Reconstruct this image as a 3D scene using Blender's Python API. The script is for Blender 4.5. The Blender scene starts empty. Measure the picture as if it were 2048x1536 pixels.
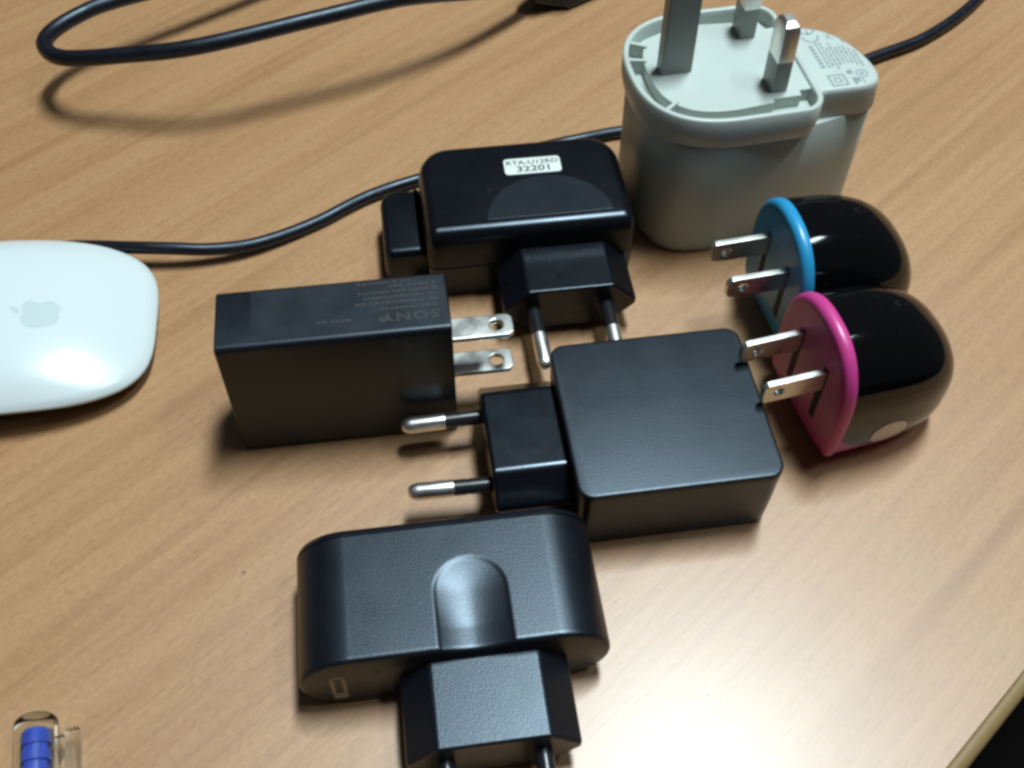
import bpy, bmesh, math, random
from mathutils import Vector, Matrix

random.seed(7)
sc = bpy.context.scene
COL = sc.collection
MM = 0.001
R = math.radians

# ------------------------------------------------------------------ camera
PITCH, ROLL, DIST, FPX = R(52.33), R(0.416), 0.28084, 2212.3
cam_d = bpy.data.cameras.new("camera")
cam = bpy.data.objects.new("camera", cam_d)
COL.objects.link(cam)
fw = Vector((0, math.cos(PITCH), -math.sin(PITCH)))
up = Vector((0, math.sin(PITCH), math.cos(PITCH)))
rt = Vector((1, 0, 0))
rt2 = rt * math.cos(ROLL) + up * math.sin(ROLL)
up2 = up * math.cos(ROLL) - rt * math.sin(ROLL)
m = Matrix((rt2, up2, -fw)).transposed().to_4x4()
m.translation = -fw * DIST
cam.matrix_world = m
cam_d.sensor_fit = 'HORIZONTAL'
cam_d.sensor_width = 36.0
cam_d.lens = 36.0 * FPX / 2048.0
cam_d.clip_start = 0.01
cam_d.clip_end = 50
sc.camera = cam

# ------------------------------------------------------------------ world (dim room light)
w = bpy.data.worlds.new("World")
sc.world = w
w.use_nodes = True
bg = w.node_tree.nodes["Background"]
bg.inputs[0].default_value = (0.86, 0.92, 1.0, 1)
bg.inputs[1].default_value = 0.045

# ------------------------------------------------------------------ ceiling tube lamp
for loc, rz, sx, sy, watt in (((0.31, 0.36, 1.86), -8, 0.22, 0.66, 56), ((0.95, -0.05, 1.86), -8, 0.11, 0.5, 9)):
    ld = bpy.data.lights.new("ceiling_tube", 'AREA')
    ld.shape = 'RECTANGLE'
    ld.size = sx
    ld.size_y = sy
    ld.energy = watt
    ld.color = (0.80, 0.95, 1.0)
    lamp = bpy.data.objects.new("ceiling_tube", ld)
    COL.objects.link(lamp)
    lamp.location = loc
    lamp.rotation_euler = (0, 0, R(rz))

# ------------------------------------------------------------------ colour management
vs = sc.view_settings
vs.view_transform = 'Standard'
vs.look = 'None'
vs.exposure = 0.0
vs.gamma = 1.0
vs.use_curve_mapping = False
sc.cycles.pixel_filter_type = 'BLACKMAN_HARRIS'
sc.cycles.filter_width = 3.1
sc.cycles.max_bounces = 10

# ================================================================== materials
def mat(name, base, rough=0.5, metal=0.0, spec=0.5, bump=None, coat=0.0, coat_rough=0.05,
        trans=0.0, ior=1.5, vary=None, rvary=0.0, tint=None, dust=None):
    mt = bpy.data.materials.new(name)
    mt.use_nodes = True
    nt = mt.node_tree
    b = nt.nodes["Principled BSDF"]
    b.inputs["Base Color"].default_value = (*base, 1)
    b.inputs["Roughness"].default_value = rough
    b.inputs["Metallic"].default_value = metal
    b.inputs["Specular IOR Level"].default_value = spec
    b.inputs["Coat Weight"].default_value = coat
    b.inputs["Coat Roughness"].default_value = coat_rough
    b.inputs["Transmission Weight"].default_value = trans
    b.inputs["IOR"].default_value = ior
    if tint:
        b.inputs["Specular Tint"].default_value = (*tint, 1)
    tc = nt.nodes.new("ShaderNodeTexCoord")
    if dust:                                   # lint and dust specks, finger smears
        n = nt.nodes.new("ShaderNodeTexNoise")
        n.inputs["Scale"].default_value = dust[0]
        n.inputs["Detail"].default_value = 1
        n.inputs["Distortion"].default_value = 1.5
        nt.links.new(tc.outputs["Object"], n.inputs["Vector"])
        cr = nt.nodes.new("ShaderNodeValToRGB")
        cr.color_ramp.elements[0].position = 0.72
        cr.color_ramp.elements[1].position = 0.80
        cr.color_ramp.elements[0].color = (*base, 1)
        cr.color_ramp.elements[1].color = (dust[1], dust[1], dust[1], 1)
        nt.links.new(n.outputs["Fac"], cr.inputs["Fac"])
        nt.links.new(cr.outputs["Color"], b.inputs["Base Color"])
    if bump:
        n = nt.nodes.new("ShaderNodeTexNoise")
        n.inputs["Scale"].default_value = bump[0]
        n.inputs["Detail"].default_value = 3
        nt.links.new(tc.outputs["Object"], n.inputs["Vector"])
        bp = nt.nodes.new("ShaderNodeBump")
        bp.inputs["Strength"].default_value = bump[1]
        bp.inputs["Distance"].default_value = bump[2]
        nt.links.new(n.outputs["Fac"], bp.inputs["Height"])
        nt.links.new(bp.outputs["Normal"], b.inputs["Normal"])
    if vary:
        n = nt.nodes.new("ShaderNodeTexNoise")
        n.inputs["Scale"].default_value = vary[0]
        n.inputs["Detail"].default_value = 4
        nt.links.new(tc.outputs["Object"], n.inputs["Vector"])
        mx = nt.nodes.new("ShaderNodeMix")
        mx.data_type = 'RGBA'
        mx.inputs["A"].default_value = (*[c * (1 - vary[1]) for c in base], 1)
        mx.inputs["B"].default_value = (*[min(1, c * (1 + vary[1])) for c in base], 1)
        nt.links.new(n.outputs["Fac"], mx.inputs["Factor"])
        nt.links.new(mx.outputs["Result"], b.inputs["Base Color"])
    if rvary:
        n = nt.nodes.new("ShaderNodeTexNoise")
        n.inputs["Scale"].default_value = 140
        n.inputs["Detail"].default_value = 5
        nt.links.new(tc.outputs["Object"], n.inputs["Vector"])
        mr = nt.nodes.new("ShaderNodeMapRange")
        mr.inputs["From Min"].default_value = 0.3
        mr.inputs["From Max"].default_value = 0.7
        mr.inputs["To Min"].default_value = rough - rvary
        mr.inputs["To Max"].default_value = rough + rvary
        nt.links.new(n.outputs["Fac"], mr.inputs["Value"])
        nt.links.new(mr.outputs["Result"], b.inputs["Roughness"])
    return mt

GRAIN = R(44.3)          # wood grain and table edge run this way

def wood_material(name, tint=(1, 1, 1), rough=0.33):
    mt = bpy.data.materials.new(name)
    mt.use_nodes = True
    nt = mt.node_tree
    N, Lk = nt.nodes, nt.links
    b = N["Principled BSDF"]
    tc = N.new("ShaderNodeTexCoord")
    rot = N.new("ShaderNodeMapping")
    rot.inputs["Rotation"].default_value = (0, 0, -GRAIN)
    Lk.new(tc.outputs["Object"], rot.inputs["Vector"])

    def noise(sx, sy, detail, distort=0.0, rough=0.55, off=0.0):
        mp = N.new("ShaderNodeMapping")
        mp.inputs["Scale"].default_value = (sx, sy, 1)
        mp.inputs["Location"].default_value = (off, off * 1.7, 0)
        Lk.new(rot.outputs["Vector"], mp.inputs["Vector"])
        n = N.new("ShaderNodeTexNoise")
        n.inputs["Scale"].default_value = 1
        n.inputs["Detail"].default_value = detail
        n.inputs["Roughness"].default_value = rough
        n.inputs["Distortion"].default_value = distort
        Lk.new(mp.outputs["Vector"], n.inputs["Vector"])
        return n.outputs["Fac"]

    def ramp(src, stops):
        r = N.new("ShaderNodeValToRGB")
        cr = r.color_ramp
        while len(cr.elements) < len(stops):
            cr.elements.new(0.5)
        for e, (p, c) in zip(cr.elements, stops):
            e.position = p
            e.color = (*c, 1)
        Lk.new(src, r.inputs["Fac"])
        return r.outputs["Color"]

    def mul(a, bb, fac=1.0):
        mx = N.new("ShaderNodeMix")
        mx.data_type = 'RGBA'
        mx.blend_type = 'MULTIPLY'
        mx.inputs["Factor"].default_value = fac
        Lk.new(a, mx.inputs["A"])
        Lk.new(bb, mx.inputs["B"])
        return mx.outputs["Result"]
    c1 = tuple(a * t for a, t in zip((0.660, 0.380, 0.192), tint))
    c2 = tuple(a * t for a, t in zip((0.560, 0.300, 0.138), tint))
    c3 = tuple(a * t for a, t in zip((0.700, 0.420, 0.222), tint))
    broad = noise(6, 110, 4, 0.6)
    col = ramp(broad, [(0.28, c2), (0.5, c1), (0.74, c3)])
    bands = noise(6, 370, 3, 0.35, off=3.1)
    col = mul(col, ramp(bands, [(0.36, (0.80, 0.76, 0.70)), (0.58, (1, 1, 1))]), 0.52)
    fleck = noise(190, 1500, 2, 0.0, off=7.7)
    col = mul(col, ramp(fleck, [(0.33, (0.72, 0.64, 0.56)), (0.43, (1, 1, 1))]), 0.45)
    mott = noise(700, 900, 4, 0.0, off=1.3)
    col = mul(col, ramp(mott, [(0.25, (0.86, 0.86, 0.86)), (0.75, (1.08, 1.08, 1.08))]), 1.0)
    # a few stray specks
    vo = N.new("ShaderNodeTexVoronoi")
    vo.inputs["Scale"].default_value = 75
    Lk.new(rot.outputs["Vector"], vo.inputs["Vector"])
    sep = N.new("ShaderNodeSeparateColor")
    Lk.new(vo.outputs["Color"], sep.inputs["Color"])
    gate = N.new("ShaderNodeMath")
    gate.operation = 'MULTIPLY'
    gate.inputs[1].default_value = 0.055
    Lk.new(sep.outputs["Red"], gate.inputs[0])
    sub_ = N.new("ShaderNodeMath")
    sub_.operation = 'SUBTRACT'
    sub_.inputs[1].default_value = 0.024
    Lk.new(gate.outputs[0], sub_.inputs[0])
    less = N.new("ShaderNodeMath")
    less.operation = 'GREATER_THAN'
    Lk.new(vo.outputs["Distance"], less.inputs[0])
    Lk.new(sub_.outputs[0], less.inputs[1])
    col = mul(col, ramp(less.outputs[0], [(0.0, (0.45, 0.40, 0.36)), (1.0, (1, 1, 1))]), 1.0)
    Lk.new(col, b.inputs["Base Color"])
    rr = N.new("ShaderNodeMapRange")
    rr.inputs["To Min"].default_value = rough - 0.05
    rr.inputs["To Max"].default_value = rough + 0.07
    Lk.new(mott, rr.inputs["Value"])
    Lk.new(rr.outputs["Result"], b.inputs["Roughness"])
    bp = N.new("ShaderNodeBump")
    bp.inputs["Strength"].default_value = 0.35
    bp.inputs["Distance"].default_value = 0.00012
    Lk.new(fleck, bp.inputs["Height"])
    bp2 = N.new("ShaderNodeBump")
    bp2.inputs["Strength"].default_value = 0.25
    bp2.inputs["Distance"].default_value = 0.00010
    Lk.new(mott, bp2.inputs["Height"])
    Lk.new(bp.outputs["Normal"], bp2.inputs["Normal"])
    Lk.new(bp2.outputs["Normal"], b.inputs["Normal"])
    b.inputs["Specular IOR Level"].default_value = 0.6
    b.inputs["Coat Weight"].default_value = 0.70
    b.inputs["Coat Roughness"].default_value = 0.31
    return mt

M_WOOD = wood_material("beech_laminate", (0.575, 0.520, 0.435), 0.46)
M_BAND = mat("edge_band_plastic", (0.24, 0.155, 0.065), 0.45, vary=(300, 0.15))
M_FLOOR = mat("dark_floor", (0.006, 0.005, 0.004), 0.9, spec=0.1, vary=(12, 0.3))
M_BLACK = mat("black_textured_plastic", (0.0040, 0.0048, 0.0075), 0.34, spec=0.64, tint=(0.72, 0.86, 1.0), bump=(3200, 0.5, 0.00006), rvary=0.022, dust=(700, 0.022))
M_BLACK2 = mat("black_fine_plastic", (0.0036, 0.0042, 0.0066), 0.36, spec=0.55, tint=(0.72, 0.86, 1.0), bump=(2600, 0.4, 0.00006), rvary=0.022, dust=(620, 0.022))
M_BLACK3 = mat("black_satin_plastic", (0.0030, 0.0034, 0.0052), 0.28, spec=0.45, tint=(0.72, 0.86, 1.0), bump=(2200, 0.25, 0.00004), rvary=0.022, dust=(650, 0.022))
M_SEMI = mat("black_smooth_plastic", (0.0030, 0.0036, 0.0056), 0.24, spec=0.5, tint=(0.72, 0.86, 1.0), bump=(900, 0.10, 0.00005), rvary=0.022, dust=(600, 0.022))
M_GLOSS = mat("black_gloss_plastic", (0.0025, 0.0025, 0.003), 0.06, spec=0.32, bump=(60, 0.05, 0.0004), rvary=0.03, dust=(520, 0.022))
M_CABLE = mat("black_cable_rubber", (0.005, 0.005, 0.009), 0.40, spec=0.5, tint=(0.72, 0.86, 1.0), bump=(900, 0.4, 0.00010), rvary=0.08, dust=(800, 0.05))
M_SLEEVE = mat("black_pin_sleeve", (0.011, 0.011, 0.013), 0.28)
M_SHINE = mat("nickel_plated_brass", (0.80, 0.79, 0.74), 0.36, metal=1.0, bump=(700, 0.15, 0.00004), rvary=0.08)
M_BLADE = mat("brushed_nickel", (0.72, 0.72, 0.68), 0.32, metal=1.0, bump=(1200, 0.3, 0.00006), rvary=0.09)
M_WHITE = mat("off_white_plastic", (0.44, 0.485, 0.445), 0.42, bump=(1600, 0.2, 0.00004), vary=(35, 0.07), rvary=0.08)
M_EARTH = mat("grey_earth_pin", (0.25, 0.27, 0.25), 0.38, bump=(1200, 0.2, 0.00005), vary=(90, 0.08))
M_PRINT = mat("grey_print_ink", (0.20, 0.24, 0.26), 0.5)
M_FAINT = mat("faint_grey_print", (0.019, 0.019, 0.019), 0.5)
M_PANEL = mat("black_print_panel", (0.0050, 0.0056, 0.0080), 0.42, spec=0.55, tint=(0.72, 0.86, 1.0), bump=(2600, 0.4, 0.00006), rvary=0.05)
M_FAINT2 = mat("pale_marking_print", (0.36, 0.32, 0.27), 0.5)
M_STICK = mat("white_paper_label", (0.60, 0.64, 0.58), 0.5, vary=(300, 0.05))
M_INK = mat("black_label_ink", (0.015, 0.015, 0.015), 0.6)
M_BLUE = mat("blue_plastic", (0.020, 0.25, 0.48), 0.33, rvary=0.05, bump=(1500, 0.12, 0.00004))
M_PINK = mat("pink_plastic", (0.52, 0.045, 0.225), 0.33, rvary=0.05, bump=(1500, 0.12, 0.00004))
M_SLOT = mat("painted_slot_shade", (0.004, 0.003, 0.004), 0.7)  # near-black colour stands in for the shade inside the blade slots
M_OVAL = mat("emblem_foil_desk_reflection", (0.52, 0.47, 0.40), 0.30, metal=0.25)  # silvery foil, the desk's beige reflection put into its base colour
M_MOUSE = mat("white_glossy_shell", (0.57, 0.62, 0.62), 0.24, spec=0.5, vary=(30, 0.02))
M_ALU = mat("brushed_aluminium", (0.55, 0.55, 0.55), 0.32, metal=1.0)
M_LOGO = mat("grey_logo_print", (0.47, 0.54, 0.54), 0.26)
M_CLEAR = mat("clear_plastic", (0.93, 0.97, 0.97), 0.10, trans=1.0, ior=1.22)
M_PENBLUE = mat("blue_pen_insert", (0.055, 0.095, 0.50), 0.3)

# ================================================================== mesh helpers
def link(o, parent=None):
    COL.objects.link(o)
    if parent is not None:
        o.parent = parent
    return o

def finish(name, me, material, parent=None, smooth=35, bevel=None, seg=3):
    bm = bmesh.new()
    bm.from_mesh(me)
    bmesh.ops.recalc_face_normals(bm, faces=bm.faces)
    bm.to_mesh(me)
    bm.free()
    if material is not None and len(me.materials) == 0:
        me.materials.append(material)
    for p in me.polygons:
        p.use_smooth = True
    me.set_sharp_from_angle(angle=R(smooth))
    o = bpy.data.objects.new(name, me)
    link(o, parent)
    if bevel:
        b = o.modifiers.new("bevel", 'BEVEL')
        b.width = bevel * MM
        b.segments = seg
        b.limit_method = 'ANGLE'
        b.angle_limit = R(38)
        b.harden_normals = True
    return o

def pydata(name, verts, faces):
    me = bpy.data.meshes.new(name)
    me.from_pydata([tuple(c * MM for c in v) for v in verts], [], faces)
    me.update()
    return me

def sweep2d(name, prof, t0, t1, fn, material, parent=None, bevel=None, seg=3, smooth=35):
    """a closed 2D profile extruded from t0 to t1; fn(a, b, t) -> xyz in mm"""
    n = len(prof)
    v = [fn(a, b, t0) for a, b in prof] + [fn(a, b, t1) for a, b in prof]
    f = [(i, (i + 1) % n, n + (i + 1) % n, n + i) for i in range(n)]
    f += [tuple(range(n))[::-1], tuple(range(n, 2 * n))]
    return finish(name, pydata(name, v, f), material, parent, smooth, bevel, seg)

def prism(name, outline, z0, z1, material, parent=None, bevel=None, seg=3):
    return sweep2d(name, outline, z0, z1, lambda a, b, t: (a, b, t), material, parent, bevel, seg)

def loft(name, rings, material, parent=None, cap0=True, cap1=True, smooth=35):
    n = len(rings[0])
    v = [p for r_ in rings for p in r_]
    f = []
    for k in range(len(rings) - 1):
        for i in range(n):
            j = (i + 1) % n
            f.append((k * n + i, k * n + j, (k + 1) * n + j, (k + 1) * n + i))
    if cap0:
        f.append(tuple(range(n))[::-1])
    if cap1:
        o = (len(rings) - 1) * n
        f.append(tuple(range(o, o + n)))
    return finish(name, pydata(name, v, f), material, parent, smooth)

def rrect(x0, x1, y0, y1, r, n=7):
    """rounded rectangle, r = one radius or (bl, br, tr, tl)"""
    if not isinstance(r, (tuple, list)):
        r = (r,) * 4
    out = []
    for (cx, cy, a0, rr) in ((x0 + r[0], y0 + r[0], 180, r[0]), (x1 - r[1], y0 + r[1], 270, r[1]),
                             (x1 - r[2], y1 - r[2], 0, r[2]), (x0 + r[3], y1 - r[3], 90, r[3])):
        for k in range(n + 1):
            a = R(a0 + 90 * k / n)
            out.append((cx + rr * math.cos(a), cy + rr * math.sin(a)))
    return out

def smooth_closed(pts, k=5):
    """Catmull-Rom through a closed list of points"""
    n = len(pts)
    out = []
    for i in range(n):
        p0, p1, p2, p3 = (Vector(pts[(i + j - 1) % n]) for j in range(4))
        for s in range(k):
            t = s / k
            q = 0.5 * ((2 * p1) + (p2 - p0) * t + (2 * p0 - 5 * p1 + 4 * p2 - p3) * t * t
                       + (3 * p1 - p0 - 3 * p2 + p3) * t ** 3)
            out.append((q.x, q.y))
    return out

def inset(outline, d):
    """move every vertex of a ccw outline inwards by d"""
    n = len(outline)
    out = []
    for i in range(n):
        a, b, c = Vector(outline[i - 1]), Vector(outline[i]), Vector(outline[(i + 1) % n])
        t1, t2 = (b - a), (c - b)
        if t1.length < 1e-9:
            t1 = t2
        if t2.length < 1e-9:
            t2 = t1
        t1.normalize(); t2.normalize()
        nn = Vector((-(t1.y + t2.y), t1.x + t2.x))
        nn.normalize()
        k = max(0.5, nn.dot(Vector((-t1.y, t1.x))))
        out.append((b.x + nn.x * d / k, b.y + nn.y * d / k))
    return out

def thing(name, label, cat, loc, yaw=0.0, group=None):
    o = bpy.data.objects.new(name, None)
    o.empty_display_size = 0.01
    link(o)
    o.location = (loc[0] * MM, loc[1] * MM, (loc[2] if len(loc) > 2 else 0) * MM)
    o.rotation_euler = (0, 0, R(yaw))
    o["label"] = label
    o["category"] = cat
    if group:
        o["group"] = group
    return o

def text_mesh(name, s, size, material, parent, loc, rotz=0.0, rot=None, spacing=1.0, sx=1.0, align='LEFT', bold=0.0):
    """flat printed lettering, size in mm"""
    cu = bpy.data.curves.new(name, 'FONT')
    cu.body = s
    cu.size = size * MM
    cu.align_x = align
    cu.align_y = 'CENTER'
    cu.space_character = spacing
    cu.offset = bold * MM
    cu.extrude = 0.01 * MM
    cu.resolution_u = 3
    tmp = bpy.data.objects.new(name, cu)
    COL.objects.link(tmp)
    bpy.context.view_layer.update()
    me = bpy.data.meshes.new_from_object(tmp.evaluated_get(bpy.context.evaluated_depsgraph_get()))
    bpy.data.objects.remove(tmp)
    bpy.data.curves.remove(cu)
    me.materials.clear()
    me.materials.append(material)
    o = bpy.data.objects.new(name, me)
    link(o, parent)
    o.location = tuple(c * MM for c in loc)
    o.rotation_euler = rot if rot else (0, 0, R(rotz))
    o.scale = (sx, 1, 1)
    return o

def bars(name, rects, z, material, parent, h=0.02, fn=None):
    """flat printed strokes: list of four-corner polygons on a surface"""
    fn = fn or (lambda a, b, t: (a, b, t))
    v, f = [], []
    for q in rects:
        b0 = len(v)
        n = len(q)
        v += [fn(a, b, z) for a, b in q] + [fn(a, b, z + h) for a, b in q]
        f += [tuple(range(b0, b0 + n))[::-1], tuple(range(b0 + n, b0 + 2 * n))]
        f += [(b0 + i, b0 + (i + 1) % n, b0 + n + (i + 1) % n, b0 + n + i) for i in range(n)]
    return finish(name, pydata(name, v, f), material, parent)

def rect(x0, x1, y0, y1):
    return [(x0, y0), (x1, y0), (x1, y1), (x0, y1)]

def arc_strip(cx, cy, r0, r1, a0, a1, n=14):
    out = []
    for k in range(n):
        A, B = R(a0 + (a1 - a0) * k / n), R(a0 + (a1 - a0) * (k + 1) / n)
        out.append([(cx + r0 * math.cos(A), cy + r0 * math.sin(A)), (cx + r1 * math.cos(A), cy + r1 * math.sin(A)),
                    (cx + r1 * math.cos(B), cy + r1 * math.sin(B)), (cx + r0 * math.cos(B), cy + r0 * math.sin(B))])
    return out

def revolve_x(name, prof, material, parent, fn, n=24, smooth=40):
    """profile [(t, r)...] revolved about an axis; fn(t, a, b) -> xyz"""
    rings = [[fn(t, r_ * math.cos(2 * math.pi * i / n), r_ * math.sin(2 * math.pi * i / n)) for i in range(n)] for t, r_ in prof]
    return loft(name, rings, material, parent, smooth=smooth)

def tube_path(pts, r, name, material, parent=None, sub=10, n=16):
    """round tube through points (mm), Catmull-Rom"""
    P = [Vector(p) for p in pts]
    path = []
    for i in range(len(P) - 1):
        p0, p1, p2, p3 = P[max(i - 1, 0)], P[i], P[i + 1], P[min(i + 2, len(P) - 1)]
        for s in range(sub):
            t = s / sub
            path.append(0.5 * ((2 * p1) + (p2 - p0) * t + (2 * p0 - 5 * p1 + 4 * p2 - p3) * t * t + (3 * p1 - p0 - 3 * p2 + p3) * t ** 3))
    path.append(P[-1])
    rings = []
    for i, p in enumerate(path):
        d = (path[min(i + 1, len(path) - 1)] - path[max(i - 1, 0)]).normalized()
        s = d.cross(Vector((0, 0, 1))).normalized()
        u = s.cross(d)
        rings.append([tuple(p + s * r * math.cos(2 * math.pi * k / n) + u * r * math.sin(2 * math.pi * k / n)) for k in range(n)])
    return loft(name, rings, material, parent, smooth=60)

# ================================================================== the setting
def set_structure(o):
    o["kind"] = "structure"
    return o

ed = Vector((math.cos(GRAIN), math.sin(GRAIN)))         # along the table edge
en = Vector((-ed.y, ed.x))                              # towards the table
E0 = Vector((87.6, -96.5))
BANDW = 3.2
A = E0 - ed * 420
B = E0 + ed * 900
tab_out = [tuple(A), tuple(B), tuple(B + en * 900), tuple(A + en * 900)]
table = prism("table", tab_out, -24, 0, M_WOOD)
set_structure(table)
table["label"] = "pale beech laminate desk top under all the chargers"
# rounded edge band along the near right side
prof = [(-0.12, -24), (-0.12, -0.35), (-0.5, -0.06)]
for k in range(9):
    a = R(90 - 90 * k / 8)
    prof.append((-0.7 - (BANDW - 0.7) * math.cos(a), -2.6 + 2.5 * math.sin(a)))
prof.append((-BANDW, -24))
band = sweep2d("edge_band", prof, -419, 899,
               lambda a, b, t: (E0.x + ed.x * t + en.x * a, E0.y + ed.y * t + en.y * a, b), M_BAND, table)
floor = prism("floor", [(-2500, -2500), (2500, -2500), (2500, 2500), (-2500, 2500)], -760, -740, M_FLOOR)
set_structure(floor)

# ================================================================== shared plug pieces
def euro_profile(cx, cz, k=1.0):
    return [(cx + a * k, cz + b * k) for a, b in ((-11, -6.9), (11, -6.9), (17.2, -1.0), (17.2, 1.0), (11, 6.9), (-11, 6.9), (-17.2, 1.0), (-17.2, -1.0))]

def round_pin(parent, fn, length=19.0, r=2.0):
    """fn(t, a, b): t runs out from the plug face"""
    tip = length
    prof = [(8.6, r), (tip - 2.4, r), (tip - 1.2, r * 0.90), (tip - 0.4, r * 0.66), (tip, r * 0.30)]
    pin = revolve_x("pin", prof, M_SHINE, parent, fn)
    sl = [(-0.5, r * 0.92), (5.2, r * 0.92), (5.25, r * 0.86), (5.6, r * 0.86), (5.65, r * 0.93), (9.4, r * 0.93), (9.5, r * 0.99), (8.61, r * 1.005)]
    revolve_x("sleeve", sl[:6] + [(9.5, r * 1.012)], M_SLEEVE, pin, fn)
    return pin

def blade_mesh(name, L, W=6.35, T=1.5, hole=1.55):
    """flat blade along -x from x=0, width in a, thickness in b; the hole is real"""
    n = 24
    hx = L - 4.0
    x_split = hx - 4.0 if hx - 4.0 > 0 else 0.5
    per = []
    h = W / 2
    for i in range(n):
        a = 2 * math.pi * i / n
        c, s = math.cos(a), math.sin(a)
        tx = (L - hx) / c if c > 1e-6 else ((hx - x_split) / -c if c < -1e-6 else 1e9)
        ty = h / abs(s) if abs(s) > 1e-6 else 1e9
        t = min(tx, ty)
        x, y = hx + c * t, s * t
        cut = 1.1                                            # clipped tip corners
        if x > L - cut and abs(y) > h - cut:
            d = (x - (L - cut)) + (abs(y) - (h - cut)) - cut
            if d > 0:
                x -= d / 2
                y -= math.copysign(d / 2, y)
        per.append((x, y))
    # make sure the two split corners are on the ring
    for sgn in (1, -1):
        k = min(range(n), key=lambda i: (per[i][0] - x_split) ** 2 + (per[i][1] - sgn * h) ** 2)
        per[k] = (x_split, sgn * h)
    hol = [(hx + hole * math.cos(2 * math.pi * i / n), hole * math.sin(2 * math.pi * i / n)) for i in range(n)]
    base = [(-0.6, -h), (-0.6, h)]
    P = per + hol + base
    N = len(P)
    v = [(-x, y, T / 2) for x, y in P] + [(-x, y, -T / 2) for x, y in P]
    left = [i for i in range(n) if abs(per[i][0] - x_split) < 1e-6]
    left.sort(key=lambda i: per[i][1])
    f = []
    for i in range(n):
        j = (i + 1) % n
        f.append((i, j, n + j, n + i))
        f.append((N + j, N + i, N + n + i, N + n + j))
        f.append((n + i, n + j, N + n + j, N + n + i))       # hole wall
        if not (i in left and j in left):
            f.append((j, i, N + i, N + j))                   # outer wall
    seq = [2 * n] + left + [2 * n + 1]
    f.append(tuple(seq))
    f.append(tuple(N + i for i in seq[::-1]))
    lo, hi = left[0], left[-1]
    f.append((2 * n, lo, N + lo, N + 2 * n))
    f.append((hi, 2 * n + 1, N + 2 * n + 1, N + hi))
    f.append((2 * n + 1, 2 * n, N + 2 * n, N + 2 * n + 1))
    me = pydata(name, v, f)
    bm = bmesh.new(); bm.from_mesh(me)
    bmesh.ops.recalc_face_normals(bm, faces=bm.faces)
    bm.to_mesh(me); bm.free()
    me.materials.append(M_BLADE)
    return me

def add_blade(me, parent, mtx, bevel=0.22):
    o = bpy.data.objects.new("blade", me)
    link(o, parent)
    o.matrix_local = mtx
    b = o.modifiers.new("bevel", 'BEVEL')
    b.width = bevel * MM
    b.segments = 2
    b.limit_method = 'ANGLE'
    b.angle_limit = R(40)
    return o

# ================================================================== 1. front charger (thumb scoop)
def front_charger():
    t = thing("phone_charger", "black textured euro plug charger with scooped thumb grip, nearest to the viewer", "charger", (-10, -75), 8, "plug-in phone chargers on the desk")
    HX0, HX1, H = -33.2, 30.2, 19.6
    rz = H / 2
    rx = 10.6
    # stadium section: list of (x, z) ccw seen from the front, dense along the top
    sec = []
    for k in range(15):
        a = R(-90 + 180 * k / 14)
        sec.append((HX1 - rx + rx * math.cos(a), rz + rz * math.sin(a)))
    nt = 120
    for k in range(1, nt):
        sec.append((HX1 - rx + (HX0 + rx - HX1 + rx) * k / nt, H))
    for k in range(15):
        a = R(90 + 180 * k / 14)
        sec.append((HX0 + rx + rx * math.cos(a), rz + rz * math.sin(a)))
    sec.append((0, 0))
    cx, half, yend = 2.9, 7.6, 14.6

    def scoop(x, y):
        dx = abs(x - cx)
        dy = max(0.0, y - (yend - half))
        r_ = math.hypot(dx, dy) / half
        if r_ >= 1:
            return 0.0
        e = min(1, (1 - r_) / 0.06)
        deep = 0.22 + 0.78 * min(1.0, max(0.0, (yend - y) / 15.0))
        return 0.14 * e + 1.45 * deep * (1 - r_ ** 1.8)

    ys = [(-5.6, 0.9), (-5.45, 0.45), (-5.1, 0.12), (-4.7, 0.0)]
    k = -4.2
    while k < 22.0:
        ys.append((k, 0.0)); k += 0.45
    ys += [(22.2, 0.0), (22.26, 0.35), (22.6, 0.35), (22.66, 0.02), (23.4, 0.12), (24.1, 0.5), (24.6, 1.2), (24.8, 2.2)]
    sec_n = []
    n = len(sec)
    for i in range(n):
        p, q = Vector(sec[i - 1]), Vector(sec[(i + 1) % n])
        d = (q - p).normalized()
        sec_n.append(Vector((-d.y, d.x)))
    rings = []
    for y, ins in ys:
        ring = []
        for (x, z), nn in zip(sec, sec_n):
            xx, zz = x + nn.x * ins, z + nn.y * ins
            if z > H - 0.01 and y < 15:
                zz -= scoop(xx, max(y, -5.0))
            ring.append((xx, y, zz))
        rings.append(ring)
    loft("body", rings, M_BLACK, t, smooth=30)
    sweep2d("plug_block", euro_profile(4.0, 8.6), -23.6, -5.3, lambda a, b, s: (a, s, b), M_BLACK, t, bevel=0.7)
    for sx in (-1, 1):
        round_pin(t, lambda s, a, b, sx=sx: (4.0 + sx * 9.5 + a, -23.6 - s, 8.6 + b))
    fr = lambda a, b, s: (a, -s, b)
    bars("marking", [rect(-26.9, -26.2, 4.5, 13.2), rect(-24.6, -23.9, 4.5, 13.2), rect(-26.9, -23.9, 12.5, 13.2), rect(-26.9, -23.9, 3.2, 5.6)], 5.6, M_FAINT2, t, fn=fr)
    bars("marking", [rect(-18.4, -17.2, 14.4, 14.9), rect(-17.4, -16.9, 12.2, 14.4), rect(-18.2, -17.6, 12.9, 13.6)] + arc_strip(-21, 8.6, 1.0, 1.3, 0, 360), 5.6, M_FAINT, t, fn=fr)
    return t
front_charger()

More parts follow.
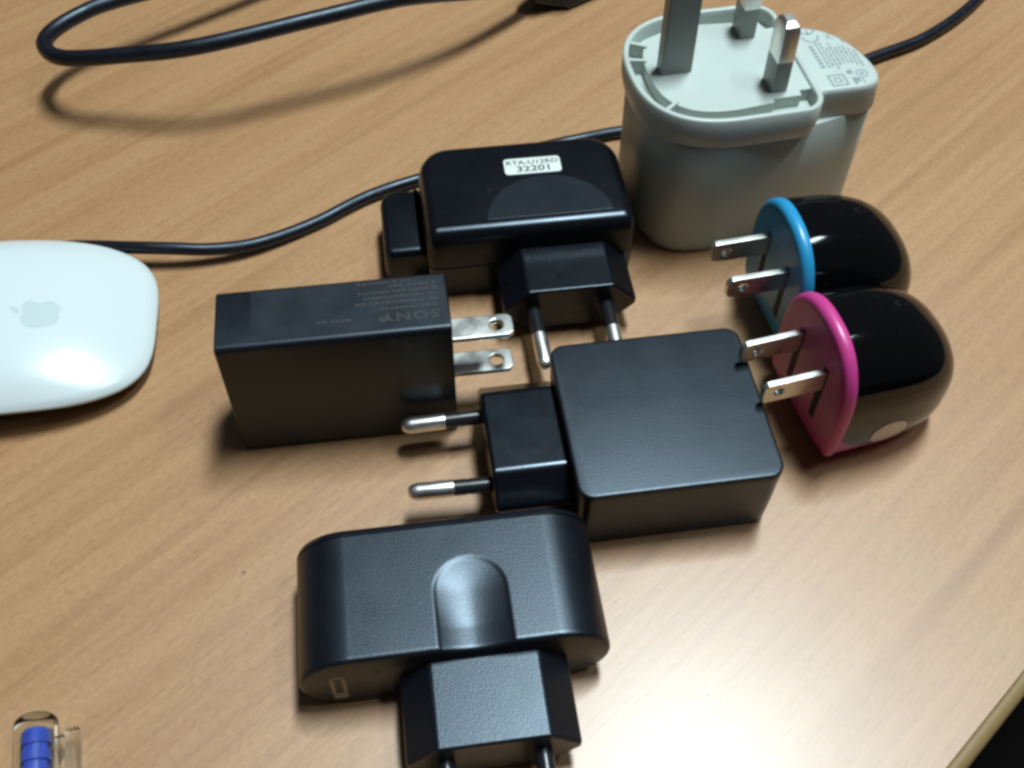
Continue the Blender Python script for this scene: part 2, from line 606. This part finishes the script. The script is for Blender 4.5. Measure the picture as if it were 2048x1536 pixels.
# ================================================================== 2. square charger in the middle
def square_charger():
    t = thing("phone_charger", "matte black square charger with euro plug pointing left, in the middle of the group", "charger", (14.64, -47.27), 8.41, "plug-in phone chargers on the desk")
    out = rrect(0, 45.74, 0, 42.72, 3.6, 8)
    lower = inset(out, 0.9)
    rings = []
    for ins, z in ((1.6, 0.0), (0.9, 0.5), (0.45, 8.0), (0.12, 18.6), (0.10, 19.2)):
        rings.append([(x, y, z) for x, y in inset(out, ins)])
    loft("body", rings, M_BLACK2, t)
    rings = []
    for ins, z in ((0.35, 19.0), (0.0, 19.25), (0.0, 20.75), (0.12, 21.02), (0.40, 21.16), (0.8, 21.19)):
        rings.append([(x, y, z) for x, y in inset(out, ins)])
    loft("top_cover", rings, M_BLACK2, t, smooth=50)
    sweep2d("plug_block", euro_profile(23.3, 9.9), -17.3, 0.6, lambda a, b, s: (s, a, b), M_SEMI, t, bevel=1.1, seg=5)
    for sy in (-1, 1):
        round_pin(t, lambda s, a, b, sy=sy: (-17.3 - s, 23.3 + sy * (9.6 - 0.02 * s) + a, 9.7 + b))
    return t
square_charger()

# ================================================================== 3. back charger with the white label
def label_charger():
    t = thing("phone_charger", "black euro plug charger with a small white printed label on top", "charger", (0, 40), 8, "plug-in phone chargers on the desk")
    out = rrect(-23.6, 31.6, -8.6, 26.6, (3.2, 3.6, 9.5, 9.0), 9)
    rings = []
    for ins, z in ((1.6, 0.0), (0.7, 0.6), (0.3, 6), (0.0, 11.4), (0.3, 11.5), (0.3, 11.8), (0.0, 11.9), (0.25, 19.5), (0.75, 21.6), (1.5, 22.8), (2.5, 23.4), (3.6, 23.55)):
        rings.append([(x, y, z) for x, y in inset(out, ins)])
    loft("body", rings, M_BLACK3, t, smooth=40)
    # shallow thumb pad
    pad = []
    for k in range(29):
        a = R(4 + 172 * k / 28)
        pad.append((9.3 + 16.6 * math.cos(a), -5.4 + 16.2 * math.sin(a)))
    prism("thumb_pad", pad, 23.45, 23.72, M_BLACK2, t, bevel=0.2, seg=2)
    # end block on the left
    blk = rrect(-34.6, -23.0, -2.4, 22.4, (2.5, 0.5, 0.5, 4.5), 6)
    rings = []
    for ins, z in ((1.0, 0.0), (0.4, 0.5), (0.0, 5.0), (0.1, 10.5), (0.5, 11.9), (1.2, 12.5), (2.0, 12.6)):
        rings.append([(x, y, z) for x, y in inset(blk, ins)])
    loft("end_block", rings, M_BLACK3, t, smooth=40)
    sweep2d("plug_block", euro_profile(11.6, 9.6), -24.2, -8.0, lambda a, b, s: (a, s, b), M_BLACK3, t, bevel=0.6)
    for sx in (-1, 1):
        round_pin(t, lambda s, a, b, sx=sx: (11.6 + sx * (9.5 - 0.02 * s) + a, -24.2 - s, 9.6 + b))
    # label: kept flat on the top
    st = prism("label_sticker", rrect(-7.6, 7.6, -3.1, 3.1, 1.0, 4), 0, 0.06, M_STICK, t)
    st.location = (7.2 * MM, 15.0 * MM, 23.56 * MM)
    st.rotation_euler = (0, 0, R(-0.5))
    text_mesh("lettering", "RTA-U12RD", 2.35, M_INK, st, (0, 1.30, 0.075), sx=1.15, align='CENTER', bold=0.03)
    text_mesh("lettering", "32201", 3.0, M_INK, st, (0.3, -1.25, 0.075), sx=1.30, align='CENTER', bold=0.05)
    return t
label_charger()

# ================================================================== 4. upright box charger with flat blades
def box_charger():
    t = thing("phone_charger", "slim black box charger standing on its edge with two flat blades on the right", "charger", (-13.13, -14.17), 7.86, "plug-in phone chargers on the desk")
    L_, W_, H_ = 51.7, 17.6, 38.15
    sweep2d("body", rrect(0, W_, 0, H_, 1.5, 5), -L_, 0, lambda a, b, s: (s, a, b), M_BLACK2, t, bevel=0.45)
    prism("print_panel", rect(-43.8, -0.6, 1.4, W_ - 1.3), H_ - 0.02, H_ + 0.035, M_PANEL, t)
    me = blade_mesh("blade", 14.6, 6.35, 1.5, 1.7)
    for z in (26.8, 26.8 - 12.7):
        mtx = Matrix.Translation((0, (5.74 + 3.2) * MM, z * MM)) @ Matrix.Rotation(math.pi, 4, 'Z')
        add_blade(me, t, mtx)
    # faint print, upside down as seen from the viewer
    z = H_ + 0.037
    text_mesh("lettering", "SONY", 3.3, M_FAINT, t, (-2.3, 5.0, z), 180, sx=1.35, spacing=1.15, bold=0.05)
    rows = []
    rnd = random.Random(4)

    def words(x0, x1, y, h, gap=0.9):
        x = x0
        while x < x1 - 0.6:
            wd = rnd.uniform(0.5, 1.1)
            rows.append(rect(-min(x + wd, x1), -x, y - h / 2, y + h / 2))
            x += wd + rnd.choice((0.3, 0.3, 0.35, gap))
    words(13.8, 16.6, 4.6, 1.2)
    for y, x0, x1 in ((7.6, 2.6, 15.5), (9.4, 2.6, 21.0), (11.0, 2.6, 19.0), (12.6, 2.4, 20.0), (14.2, 2.4, 14.0), (15.5, 8.0, 21.0)):
        words(x0, x1, y, 0.72)
    words(22, 30, 5.2, 0.7)
    bars("printed_lines", rows, z, M_FAINT, t, h=0.012)
    return t
box_charger()

# ================================================================== 5. white three-pin charger
def three_pin_charger():
    t = thing("phone_charger", "off-white three-pin charger standing with its tall pins pointing up", "charger", (63.18, 72.63), 12.4, "plug-in phone chargers on the desk")
    ZS, ZF, ZP, ZR = 37.4, 41.6, 45.8, 46.8
    # main body
    body = smooth_closed([(-31.9, 0), (-31.2, -11), (-25.9, -20.2), (-16, -23.0), (-5, -21.9), (8, -19.4), (19, -17.2), (26, -15.3), (29.8, -11.8), (31, -6), (30.2, 0),
                          (27, 6.5), (20, 12), (10, 17), (-4, 21.5), (-16, 22), (-26, 18), (-31.6, 10)], 6)
    rings = []
    for ins, z in ((2.0, 0.0), (0.8, 0.5), (0.35, 1.6), (0.2, 4), (0.1, 20), (0.0, ZS - 0.15), (0.12, ZS - 0.02), (0.3, ZS)):
        rings.append([(x, y, z) for x, y in inset(body, ins)])
    loft("body", rings, M_WHITE, t, smooth=50)
    # head: lobe carrying the rim, and the printed tongue
    lobe = []
    for k in range(41):                                     # round left end, then square-ish right end
        a = R(90 + 180 * k / 40)
        c, s = math.cos(a), math.sin(a)
        e = 2 / 2.5
        lobe.append((-11 + 23.7 * math.copysign(abs(c) ** e, c) , -0.6 + 23.4 * math.copysign(abs(s) ** e, s)))
    for k in range(1, 9):
        a = R(-90 + 90 * k / 8)
        lobe.append((4.6 + 6.4 * math.cos(a), -17.6 + 6.4 * math.sin(a)))
    for k in range(0, 8):
        a = R(0 + 90 * k / 8)
        lobe.append((4.6 + 7.0 * math.cos(a), 15.8 + 7.0 * math.sin(a)))
    rings = []
    for ins, z in ((0.95, ZS + 0.02), (0.8, ZS + 0.3), (0.5, ZS + 1.6), (0.2, ZS + 2.8), (0.0, ZF + 0.8)):
        rings.append([(x, y, z) for x, y in inset(lobe, ins)])
    loft("head_base", rings, M_WHITE, t, smooth=50)
    # rim ring
    n = len(lobe)
    o0, i0, o1, i1 = lobe, inset(lobe, 1.5), inset(lobe, 0.35), inset(lobe, 1.2)
    v = [(x, y, ZF - 0.2) for x, y in o0] + [(x, y, ZR - 0.35) for x, y in o0] + [(x, y, ZR) for x, y in o1] + [(x, y, ZR) for x, y in i1] + [(x, y, ZR - 0.35) for x, y in i0] + [(x, y, ZF - 0.2) for x, y in i0]
    f = []
    for i in range(n):
        j = (i + 1) % n
        # the rim is open on the tongue side
        if lobe[i][0] > 10.4 and -13.0 < lobe[i][1] < 12.5 and lobe[j][0] > 10.4 and -13.0 < lobe[j][1] < 12.5:
            continue
        for k in range(5):
            f.append((k * n + i, k * n + j, (k + 1) * n + j, (k + 1) * n + i))
    finish("rim", pydata("rim", v, f), M_WHITE, t, smooth=60)
    # raised middle with stepped near side
    pl = inset(lobe, 5.2)
    pl2 = [(x, y) for x, y in pl if x < -4]
    mid = [(-4, -18.2), (-1.5, -18.0), (-1.2, -16.6), (6.2, -16.6), (6.4, -14.6), (11.2, -14.6), (11.2, 12.2), (6.4, 12.2), (6.2, 15.4), (-1.2, 15.4), (-1.5, 16.6), (-4, 16.9)]
    top = [p for p in pl2 if p[1] > 0]
    prism("pin_plate", pl2 + mid, ZF - 0.15, ZP, M_WHITE, t, bevel=0.3, seg=2)
    # tongue
    tong = smooth_closed([(9.5, -15.6), (13, -16.3), (19, -16.5), (24.5, -16.4), (28.0, -14.6), (29.3, -10.5), (28.6, -4), (26, 3.2), (22.0, 8.2), (17.5, 10.6), (12.5, 12.2), (9.5, 12.0)], 6)
    rings = []
    for ins, z in ((-0.35, ZS + 0.02), (-0.5, ZS + 0.2), (0.0, ZP - 1.4), (0.25, ZP - 0.4), (0.8, ZP - 0.06), (1.5, ZP - 0.02)):
        rings.append([(x, y, z) for x, y in inset(tong, ins)])
    loft("print_tongue", rings, M_WHITE, t, smooth=50)
    # ribs bridging the moat
    for ang, wd in ((148, 1.0), (168, 1.0), (219, 1.0), (60, 1.0)):
        a = R(ang)
        c, s = math.cos(a), math.sin(a)
        e = 2 / 2.5
        p1 = Vector((-11 + 23.7 * math.copysign(abs(c) ** e, c), -0.6 + 23.4 * math.copysign(abs(s) ** e, s)))
        d = (Vector((-9, -0.6)) - p1).normalized()
        s_ = Vector((-d.y, d.x)) * wd / 2
        q = [p1 + d * 1.2 + s_, p1 + d * 1.2 - s_, p1 + d * 6.0 - s_, p1 + d * 6.0 + s_]
        prism("rib", [tuple(p) for p in q][::-1], ZF - 0.1, ZR - 0.45, M_WHITE, t)
    # earth pin: plain, taller
    e = prism("pin", rect(-26.6, -18.2, -2.0, 2.2), ZP - 0.3, ZP + 24.5, M_EARTH, t, bevel=0.5)
    e["label"] = "broad grey earth pin, tallest of the three"
    # live and neutral pins: sleeved below, bright metal above
    for px, py in ((0.9, -11.2), (0.6, 11.9)):
        def pin_ring(hx, hy, z):
            return [(px + x, py + y, z) for x, y in rrect(-hx, hx, -hy, hy, 0.35, 2)]
        tip = loft("pin", [pin_ring(2.15, 3.3, ZP + 8.8), pin_ring(2.15, 3.3, ZP + 17.2), pin_ring(1.9, 2.9, ZP + 18.6), pin_ring(1.1, 1.5, ZP + 19.6)], M_SHINE, t, smooth=25)
        loft("sleeve", [pin_ring(2.13, 3.28, ZP - 0.2), pin_ring(2.13, 3.28, ZP + 8.79)], M_EARTH, tip, smooth=25)
    # printing: it reads from the near end to the far end
    z = ZP + 0.0
    rr = []
    rr += [rect(15.3, 15.75, -15.2, -10.6), rect(19.35, 19.8, -15.2, -10.6), rect(15.75, 19.35, -15.2, -14.75), rect(15.75, 19.35, -11.05, -10.6)]
    rr += [rect(16.6, 16.95, -13.9, -11.9), rect(18.15, 18.5, -13.9, -11.9), rect(16.95, 18.15, -13.9, -13.55), rect(16.95, 18.15, -12.25, -11.9)]
    bars("double_square_symbol", rr, z, M_PRINT, t)
    ce = arc_strip(17.0, 5.4, 1.85, 2.3, 90 + 15, 360 + 75)
    ce = [[(x, y) for x, y in q] for q in arc_strip(17.2, 5.9, 1.9, 2.35, 170, 370)]
    ce += arc_strip(17.2, 9.4, 1.9, 2.35, 170, 370) + [rect(17.0, 17.4, 7.1, 9.2)]
    bars("conformity_mark", ce, z, M_PRINT, t)
    bars("round_symbol", arc_strip(21.7, -10.2, 0.0, 0.85, 0, 360) + arc_strip(24.7, -11.3, 1.25, 1.6, 0, 360, 20) + arc_strip(24.7, -11.3, 0.0, 0.55, 0, 360), z, M_PRINT, t)
    bars("block_symbol", [rect(21.4, 22.1, -15.4, -12.6), rect(22.1, 23.4, -14.4, -12.8), rect(23.9, 24.2, -15.4, -13.0)], z, M_PRINT, t)
    bars("bin_symbol", [[(21.0, 6.6), (21.3, 6.6), (23.0, 4.0), (22.7, 4.0)], [(22.7, 6.6), (23.0, 6.6), (21.3, 4.0), (21.0, 4.0)], rect(24.9, 25.3, 1.8, 4.6)], z, M_PRINT, t)
    rnd = random.Random(11)
    rr = []
    y = -7.4
    while y < 1.6:                                           # bold heading, letters too small to read
        rr.append(rect(15.2, 16.4, y, y + 0.95))
        y += 1.45
    for k, (x, y0, y1) in enumerate(((17.5, -7.5, 2.9), (18.6, -7.2, 3.4), (19.7, -8.4, 0.6), (20.8, -7.0, 2.4), (21.9, -6.4, 0.4), (23.0, -6.6, 1.0), (24.1, -6.8, 0.4), (25.2, -7.6, -0.6), (26.3, -8.4, -1.8))):
        y = y0
        while y < y1:
            wd = rnd.uniform(0.5, 1.6)
            rr.append(rect(x - 0.28, x + 0.28, y, min(y + wd, y1 + 0.2)))
            y += wd + rnd.uniform(0.25, 0.5)
    bars("printed_lines", rr, z, M_PRINT, t, h=0.015)
    return t
three_pin_charger()

# ================================================================== 6, 7. domed chargers with coloured faces
BL = blade_mesh("folding_blade", 15.2, 6.2, 1.5, 1.25)

def dome_charger(label, loc, yaw, colour, emblem):
    t = thing("phone_charger", label, "charger", loc, yaw, "plug-in phone chargers on the desk")
    HW, HT, LEN = 15.9, 39.6, 37.0
    NS = 144

    def section(k, grow=0.0, lean=0.0):
        """point k of the arch section at full size: y, z with z=0 bottom"""
        a = 2 * math.pi * k / NS - math.pi / 2
        c, s = math.cos(a), math.sin(a)
        e = 2 / (2.35 if s > 0 else 3.8)
        return ((HW + grow) * math.copysign(abs(c) ** e, c), HT / 2 + (HT / 2 + grow) * math.copysign(abs(s) ** e, s))

    def scaled(x):
        u = max(0.0, min(1.0, x / LEN))
        top = (1 - u ** 3.1) ** (1 / 2.15) if u < 1 else 0.0
        wid = (1 - u ** 4.2) ** (1 / 2.2) if u < 1 else 0.0
        return top, wid

    def ring(x, grow=0.0, cut=1.0):
        top, wid = scaled(x)
        out = []
        for k in range(NS):
            y, z = section(k, grow)
            zc = 8.0
            if z >= zc:
                zz = zc + (z - zc) * top
            else:
                zz = zc - (zc - z) * (0.35 + 0.65 * wid ** 1.0) if wid > 0 else zc
            out.append((x, y * wid, max(zz, 0.0)))
        return out

    def lower_edge(k):
        """how far the lower front is set back (the face rolls under at the foot)"""
        y, z = section(k)
        return 4.2 * max(0.0, 1 - z / 8.0) ** 2.0
    # coloured face: flat plate with rounded rim that rolls under at the foot
    rings = []
    for f_ in (0.02, 0.15, 0.3, 0.45, 0.6, 0.75, 0.9):
        r_ = []
        for k in range(NS):
            y, z = section(k, -1.3)
            y, z = y * f_, 22 + (z - 22) * f_
            r_.append((4.2 * max(0.0, 1 - z / 8.0) ** 2.0, y, max(z, 0.0)))
        rings.append(r_)
    for x, g in ((0.0, -1.3), (0.25, -0.55), (0.8, -0.05), (1.6, 0.18), (2.5, 0.12), (3.1, -0.15), (3.2, -0.6)):
        r_ = []
        for k in range(NS):
            y, z = section(k, g)
            r_.append((x + lower_edge(k), y, max(z, 0.0)))
        rings.append(r_)
    face = loft("face_plate", rings, colour, t, smooth=45)
    # dome: rows above the swoosh line are black, the foot below it is coloured
    xs = [3.0 + (LEN - 3.0) * (1 - (1 - i / 44) ** 1.7) for i in range(45)]
    xs[-1] = LEN - 0.004

    verts, idx = [], {}
    for i, x in enumerate(xs):
        rg = ring(x, -0.35)
        for k in range(NS):
            xx, y, z = rg[k]
            back = lower_edge(k) * max(0.0, 1 - (x - 3.0) / 14.0)
            verts.append((xx + back, y, z))
    quads_b = []
    for i in range(len(xs) - 1):
        for k in range(NS):
            j = (k + 1) % NS
            quads_b.append((i * NS + k, i * NS + j, (i + 1) * NS + j, (i + 1) * NS + k))
    end = tuple((len(xs) - 1) * NS + k for k in range(NS))
    finish("dome", pydata("dome", verts, quads_b + [end]), M_GLOSS, t, smooth=50)
    # coloured foot: a thin skirt that sweeps back from the face along the bottom
    fv, ff = [], []
    rows, nf = len(xs) - 2, 10
    for side in (1, -1):
        b0 = len(fv)
        for i in range(rows):
            line = 5.2 + 7.5 * math.exp(-max(xs[i] - 3.0, 0) / 4.2)
            kl = next(k for k in range(NS) if section(k)[1] > line)
            z0_, z1_ = section(kl - 1)[1], section(kl)[1]
            kf = kl - 1 + (line - z0_) / (z1_ - z0_)
            for j in range(nf + 1):
                kk = 4 + (kf - 4) * j / nf
                k0 = int(kk)
                fr_ = kk - k0
                ia, ib = (k0, k0 + 1) if side > 0 else ((NS - k0) % NS, (NS - k0 - 1) % NS)
                p = Vector(verts[i * NS + ia]).lerp(Vector(verts[i * NS + ib]), fr_)
                out = Vector((0, p.y, (p.z - 12) * 0.6)).normalized() * (0.10 if j < nf else 0.0)
                q = p + out
                fv.append((q.x, q.y, max(q.z, 0.0)))
        for i in range(rows - 1):
            for j in range(nf):
                o = b0 + i * (nf + 1) + j
                ff.append((o, o + 1, o + nf + 2, o + nf + 1))
    finish("foot", pydata("foot", fv, ff), colour, t, smooth=60)
    # folding blades and their slots, flat strips with the recess shade painted black
    for sy in (-1, 1):
        mtx = Matrix.Translation((0, sy * 6.1 * MM, (28.2 - 3.1) * MM)) @ Matrix.Rotation(R(90), 4, 'X')
        add_blade(BL, t, mtx, 0.2)
        prism("blade_slot", rect(-0.06, 0.02, sy * 6.1 - 1.1, sy * 6.1 + 1.1), 11.2, 28.6, M_SLOT, face)
    prism("moulded_line", rect(-0.10, 0.02, -4.9, -4.6), 12.0, 27.0, colour, face)
    if emblem:
        # oval emblem lying on the near flank
        pts, fcs = [], []
        NR, NA = 6, 28
        cx, cz = 16.0, 10.6

        def flank(x, z):
            # y of the near flank at x, z
            best = None
            rg = ring(x, -0.35)
            for k in range(NS // 2, NS):
                (x1, y1, z1), (x2, y2, z2) = rg[k], rg[(k + 1) % NS]
                if (z1 - z) * (z2 - z) <= 0 and abs(z2 - z1) > 1e-9:
                    best = y1 + (y2 - y1) * (z - z1) / (z2 - z1)
                    if best < 0:
                        break
            return best if best is not None else -HW
        for i in range(NR + 1):
            for a in range(NA):
                rr, th = i / NR, 2 * math.pi * a / NA
                x = cx + 4.7 * rr * math.cos(th)
                z = cz + 4.3 * rr * math.sin(th)
                pts.append((x, flank(x, z) - 0.12, z))
        for i in range(NR):
            for a in range(NA):
                b = (a + 1) % NA
                fcs.append((i * NA + a, i * NA + b, (i + 1) * NA + b, (i + 1) * NA + a))
        finish("oval_emblem", pydata("oval_emblem", pts, fcs), M_OVAL, t, smooth=60)
    return t
dome_charger("glossy black domed charger with pink face plate and two flat blades", (68.8, -11.5), 16.2, M_PINK, True)
dome_charger("glossy black domed charger with blue face plate and two flat blades", (65.0, 19.7), 12.8, M_BLUE, False)

# ================================================================== 8. white mouse
def mouse():
    t = thing("computer_mouse", "white glossy computer mouse with a grey apple emblem, at the left edge", "mouse", (-148.5, 8.8), 7.5)
    LX, LY, NE = 56.7, 29.4, 3.65

    def edge(u):                          # height of the shell edge along the length
        return 10.6 - 6.6 * abs(u / LX) ** 2.6

    def surf(u, v):
        r_ = ((abs(u) / LX) ** NE + (abs(v) / LY) ** NE) ** (1 / NE)
        r_ = min(r_, 1.0)
        crown = 18.0 - 10.6 * abs(u / LX) ** 2.5
        fall = (abs(v) / LY) ** 2.4
        e = edge(u)
        z = crown - (crown - e) * min(1.0, 0.55 * fall + 0.55 * max(0.0, r_) ** 5)
        return z - 0.9 * max(0.0, (r_ - 0.965) / 0.035) ** 2
    NA, NR = 120, 26
    rings = []
    for i in range(NR + 1):
        rr = (i / NR)
        rr = 1 - (1 - rr) ** 1.6
        rr = max(rr, 0.004)
        ring = []
        for a in range(NA):
            th = 2 * math.pi * a / NA
            c, s = math.cos(th), math.sin(th)
            k = rr / ((abs(c)) ** NE + (abs(s)) ** NE) ** (1 / NE)
            u, v = LX * c * k, LY * s * k
            ring.append((u, v, surf(u, v)))
        rings.append(ring)
    rim = rings[-1]
    rings.append([(u * 0.998, v * 0.996, z - 0.6) for u, v, z in rim])
    rings.append([(u * 0.985, v * 0.975, z - 0.8) for u, v, z in rim])
    loft("top_shell", rings, M_MOUSE, t, cap1=False, smooth=50)
    low = [[(u * f1, v * f2, max(z - dz, zmin)) for u, v, z in rim] for f1, f2, dz, zmin in
           ((0.986, 0.978, 0.75, 0), (0.975, 0.95, 1.8, 1.5), (0.95, 0.89, 4.5, 1.3), (0.92, 0.82, 8.5, 1.1))]
    loft("base_shell", low, M_ALU, t, cap0=False, smooth=50)
    for s in (-1, 1):
        prism("rail", rrect(-38, 38, s * 17.5 - 1.0, s * 17.5 + 1.0, 0.9, 4), 0, 1.9, M_SLEEVE, t)
    # emblem: the top of the fruit points to the left, the bite to the far side
    cells_v, cells_f, memo = [], [], {}
    S, st = 9.2, 0.16
    cu, cv = 31.0, -3.6

    def inside(p, q):                     # p to the right of the fruit, q up, unit height about 1
        bx, by = abs(p), q
        # body: two lobes above, narrowing below
        l = ((bx - 0.19) / 0.335) ** 2 + ((by - 0.10) / 0.36) ** 2 < 1
        lower = (bx / 0.46) ** 2.4 + (abs(by + 0.05) / 0.47) ** 2.4 < 1
        notch_top = (bx / 0.16) ** 2 + ((by - 0.50) / 0.10) ** 2 < 1
        notch_bot = (bx / 0.14) ** 2 + ((by + 0.55) / 0.09) ** 2 < 1
        body_ = (l or lower) and not notch_top and not notch_bot
        bite = (p - 0.60) ** 2 + (q - 0.06) ** 2 < 0.245 ** 2
        leaf = ((p - 0.21) ** 2 + (q - 0.50) ** 2 < 0.25 ** 2) and ((p + 0.03) ** 2 + (q - 0.74) ** 2 < 0.25 ** 2)
        return (body_ and not bite) or leaf

    def vid(i, j):
        if (i, j) not in memo:
            u, v = cu + i * st, cv + j * st
            memo[(i, j)] = len(cells_v)
            cells_v.append((u, v, surf(u, v) + 0.03))
        return memo[(i, j)]
    rg = int(8 / st)
    for i in range(-rg, rg):
        for j in range(-rg, rg):
            du, dv = (i + 0.5) * st, (j + 0.5) * st
            if inside(dv / S, -du / S):
                cells_f.append((vid(i, j), vid(i + 1, j), vid(i + 1, j + 1), vid(i, j + 1)))
    finish("emblem", pydata("emblem", cells_v, cells_f), M_LOGO, t, smooth=60)
    return t
mouse()

# ================================================================== 9. pen in the corner
def pen():
    t = thing("ballpoint_pen", "clear plastic pen with a blue insert, in the lower left corner", "pen", (-95.4, -89.2), 15)
    ax = lambda s, a, b: (a, -s, 4.4 + b)
    revolve_x("barrel", [(0.0, 2.4), (0.25, 3.5), (0.9, 4.1), (2.0, 4.3), (60, 4.35), (60, 3.55), (2.6, 3.5), (2.2, 2.9), (2.1, 0.6)], M_CLEAR, t, ax, 32)
    revolve_x("ink_plug", [(2.9, 1.2), (3.05, 2.4), (3.6, 2.75), (6.2, 2.8), (6.3, 2.35), (7.2, 2.35), (7.3, 2.75), (9.6, 2.8), (9.7, 2.3), (10.4, 2.3), (10.5, 2.75), (38, 2.8)], M_PENBLUE, t, ax, 28)
    clip = sweep2d("clip", rrect(5.8, 8.4, 3.2, 5.6, 0.6, 3), -58, -4.2, lambda a, b, s: (a, s, b), M_CLEAR, t, bevel=0.3)
    sweep2d("clip_bridge", rect(3.6, 6.0, 3.4, 5.4), -7.5, -5.2, lambda a, b, s: (a, s, b), M_CLEAR, t, bevel=0.2)
    return t
pen()

# ================================================================== 10, 11. cables
c = tube_path([(-190, 47, 1.75), (-160, 44.5, 1.75), (-138, 44.0, 2.2), (-119, 43.4, 4.2), (-104.5, 41.6, 5.8), (-94, 41.4, 5.8), (-83.5, 42.5, 4.4), (-73.5, 45.4, 3.1), (-64.5, 50.3, 2.2), (-55, 56.7, 1.75),
               (-38.1, 69.3, 1.75), (-5, 84, 1.75), (25.5, 94.6, 1.75), (45, 100, 1.75), (80, 115, 1.75), (116.6, 134.0, 2.2), (138.3, 146.7, 2.2), (160.4, 168.7, 2.2), (180, 200, 2.2), (200, 250, 2.2)],
              1.75, "power_cable", M_CABLE)
c["label"] = "thin black cable running from the mouse behind the chargers to the upper right"
c["category"] = "cable"

def loop_cable():
    t = thing("power_cable", "thick black cable raised in a loop above the desk, upper left", "cable", (-140, 118))
    o = (140, -118)
    pts = [(-50, 200, 6.0), (-92, 165, 13), (-125.5, 139.6, 18), (-136.4, 131.2, 18), (-142.8, 121.7, 18), (-142.4, 113.5, 18.5), (-134.2, 106.2, 20), (-114.8, 103.7, 23), (-92.1, 104.1, 26), (-58.3, 117.2, 27), (-35.2, 128.6, 26), (-16, 141.5, 20), (-2, 154.5, 13), (7, 164.5, 9.5)]
    tube_path([(x + o[0], y + o[1], z) for x, y, z in pts], 2.45, "cord", M_CABLE, t)
    # moulded connector at the far end of the cord
    body = []
    for s, hw, z0, z1 in ((0, 3.0, 5.5, 12.0), (1.5, 4.2, 3.8, 13.4), (8, 6.2, 1.2, 15.0), (12, 8.6, 0.0, 16.0), (34, 9.2, 0.0, 16.0), (35, 8.4, 0.5, 15.5)):
        a = R(38)
        cx_, cy_ = 4.0 + s * math.cos(a), 161.5 + s * math.sin(a)
        ring = []
        for px, pz in rrect(-hw, hw, z0, z1, min(2.0, hw * 0.6), 4):
            ring.append((cx_ + px * math.sin(a) + o[0], cy_ - px * math.cos(a) + o[1], pz))
        body.append(ring)
    loft("connector", body, M_BLACK3, t, smooth=40)
    return t
loop_cable()
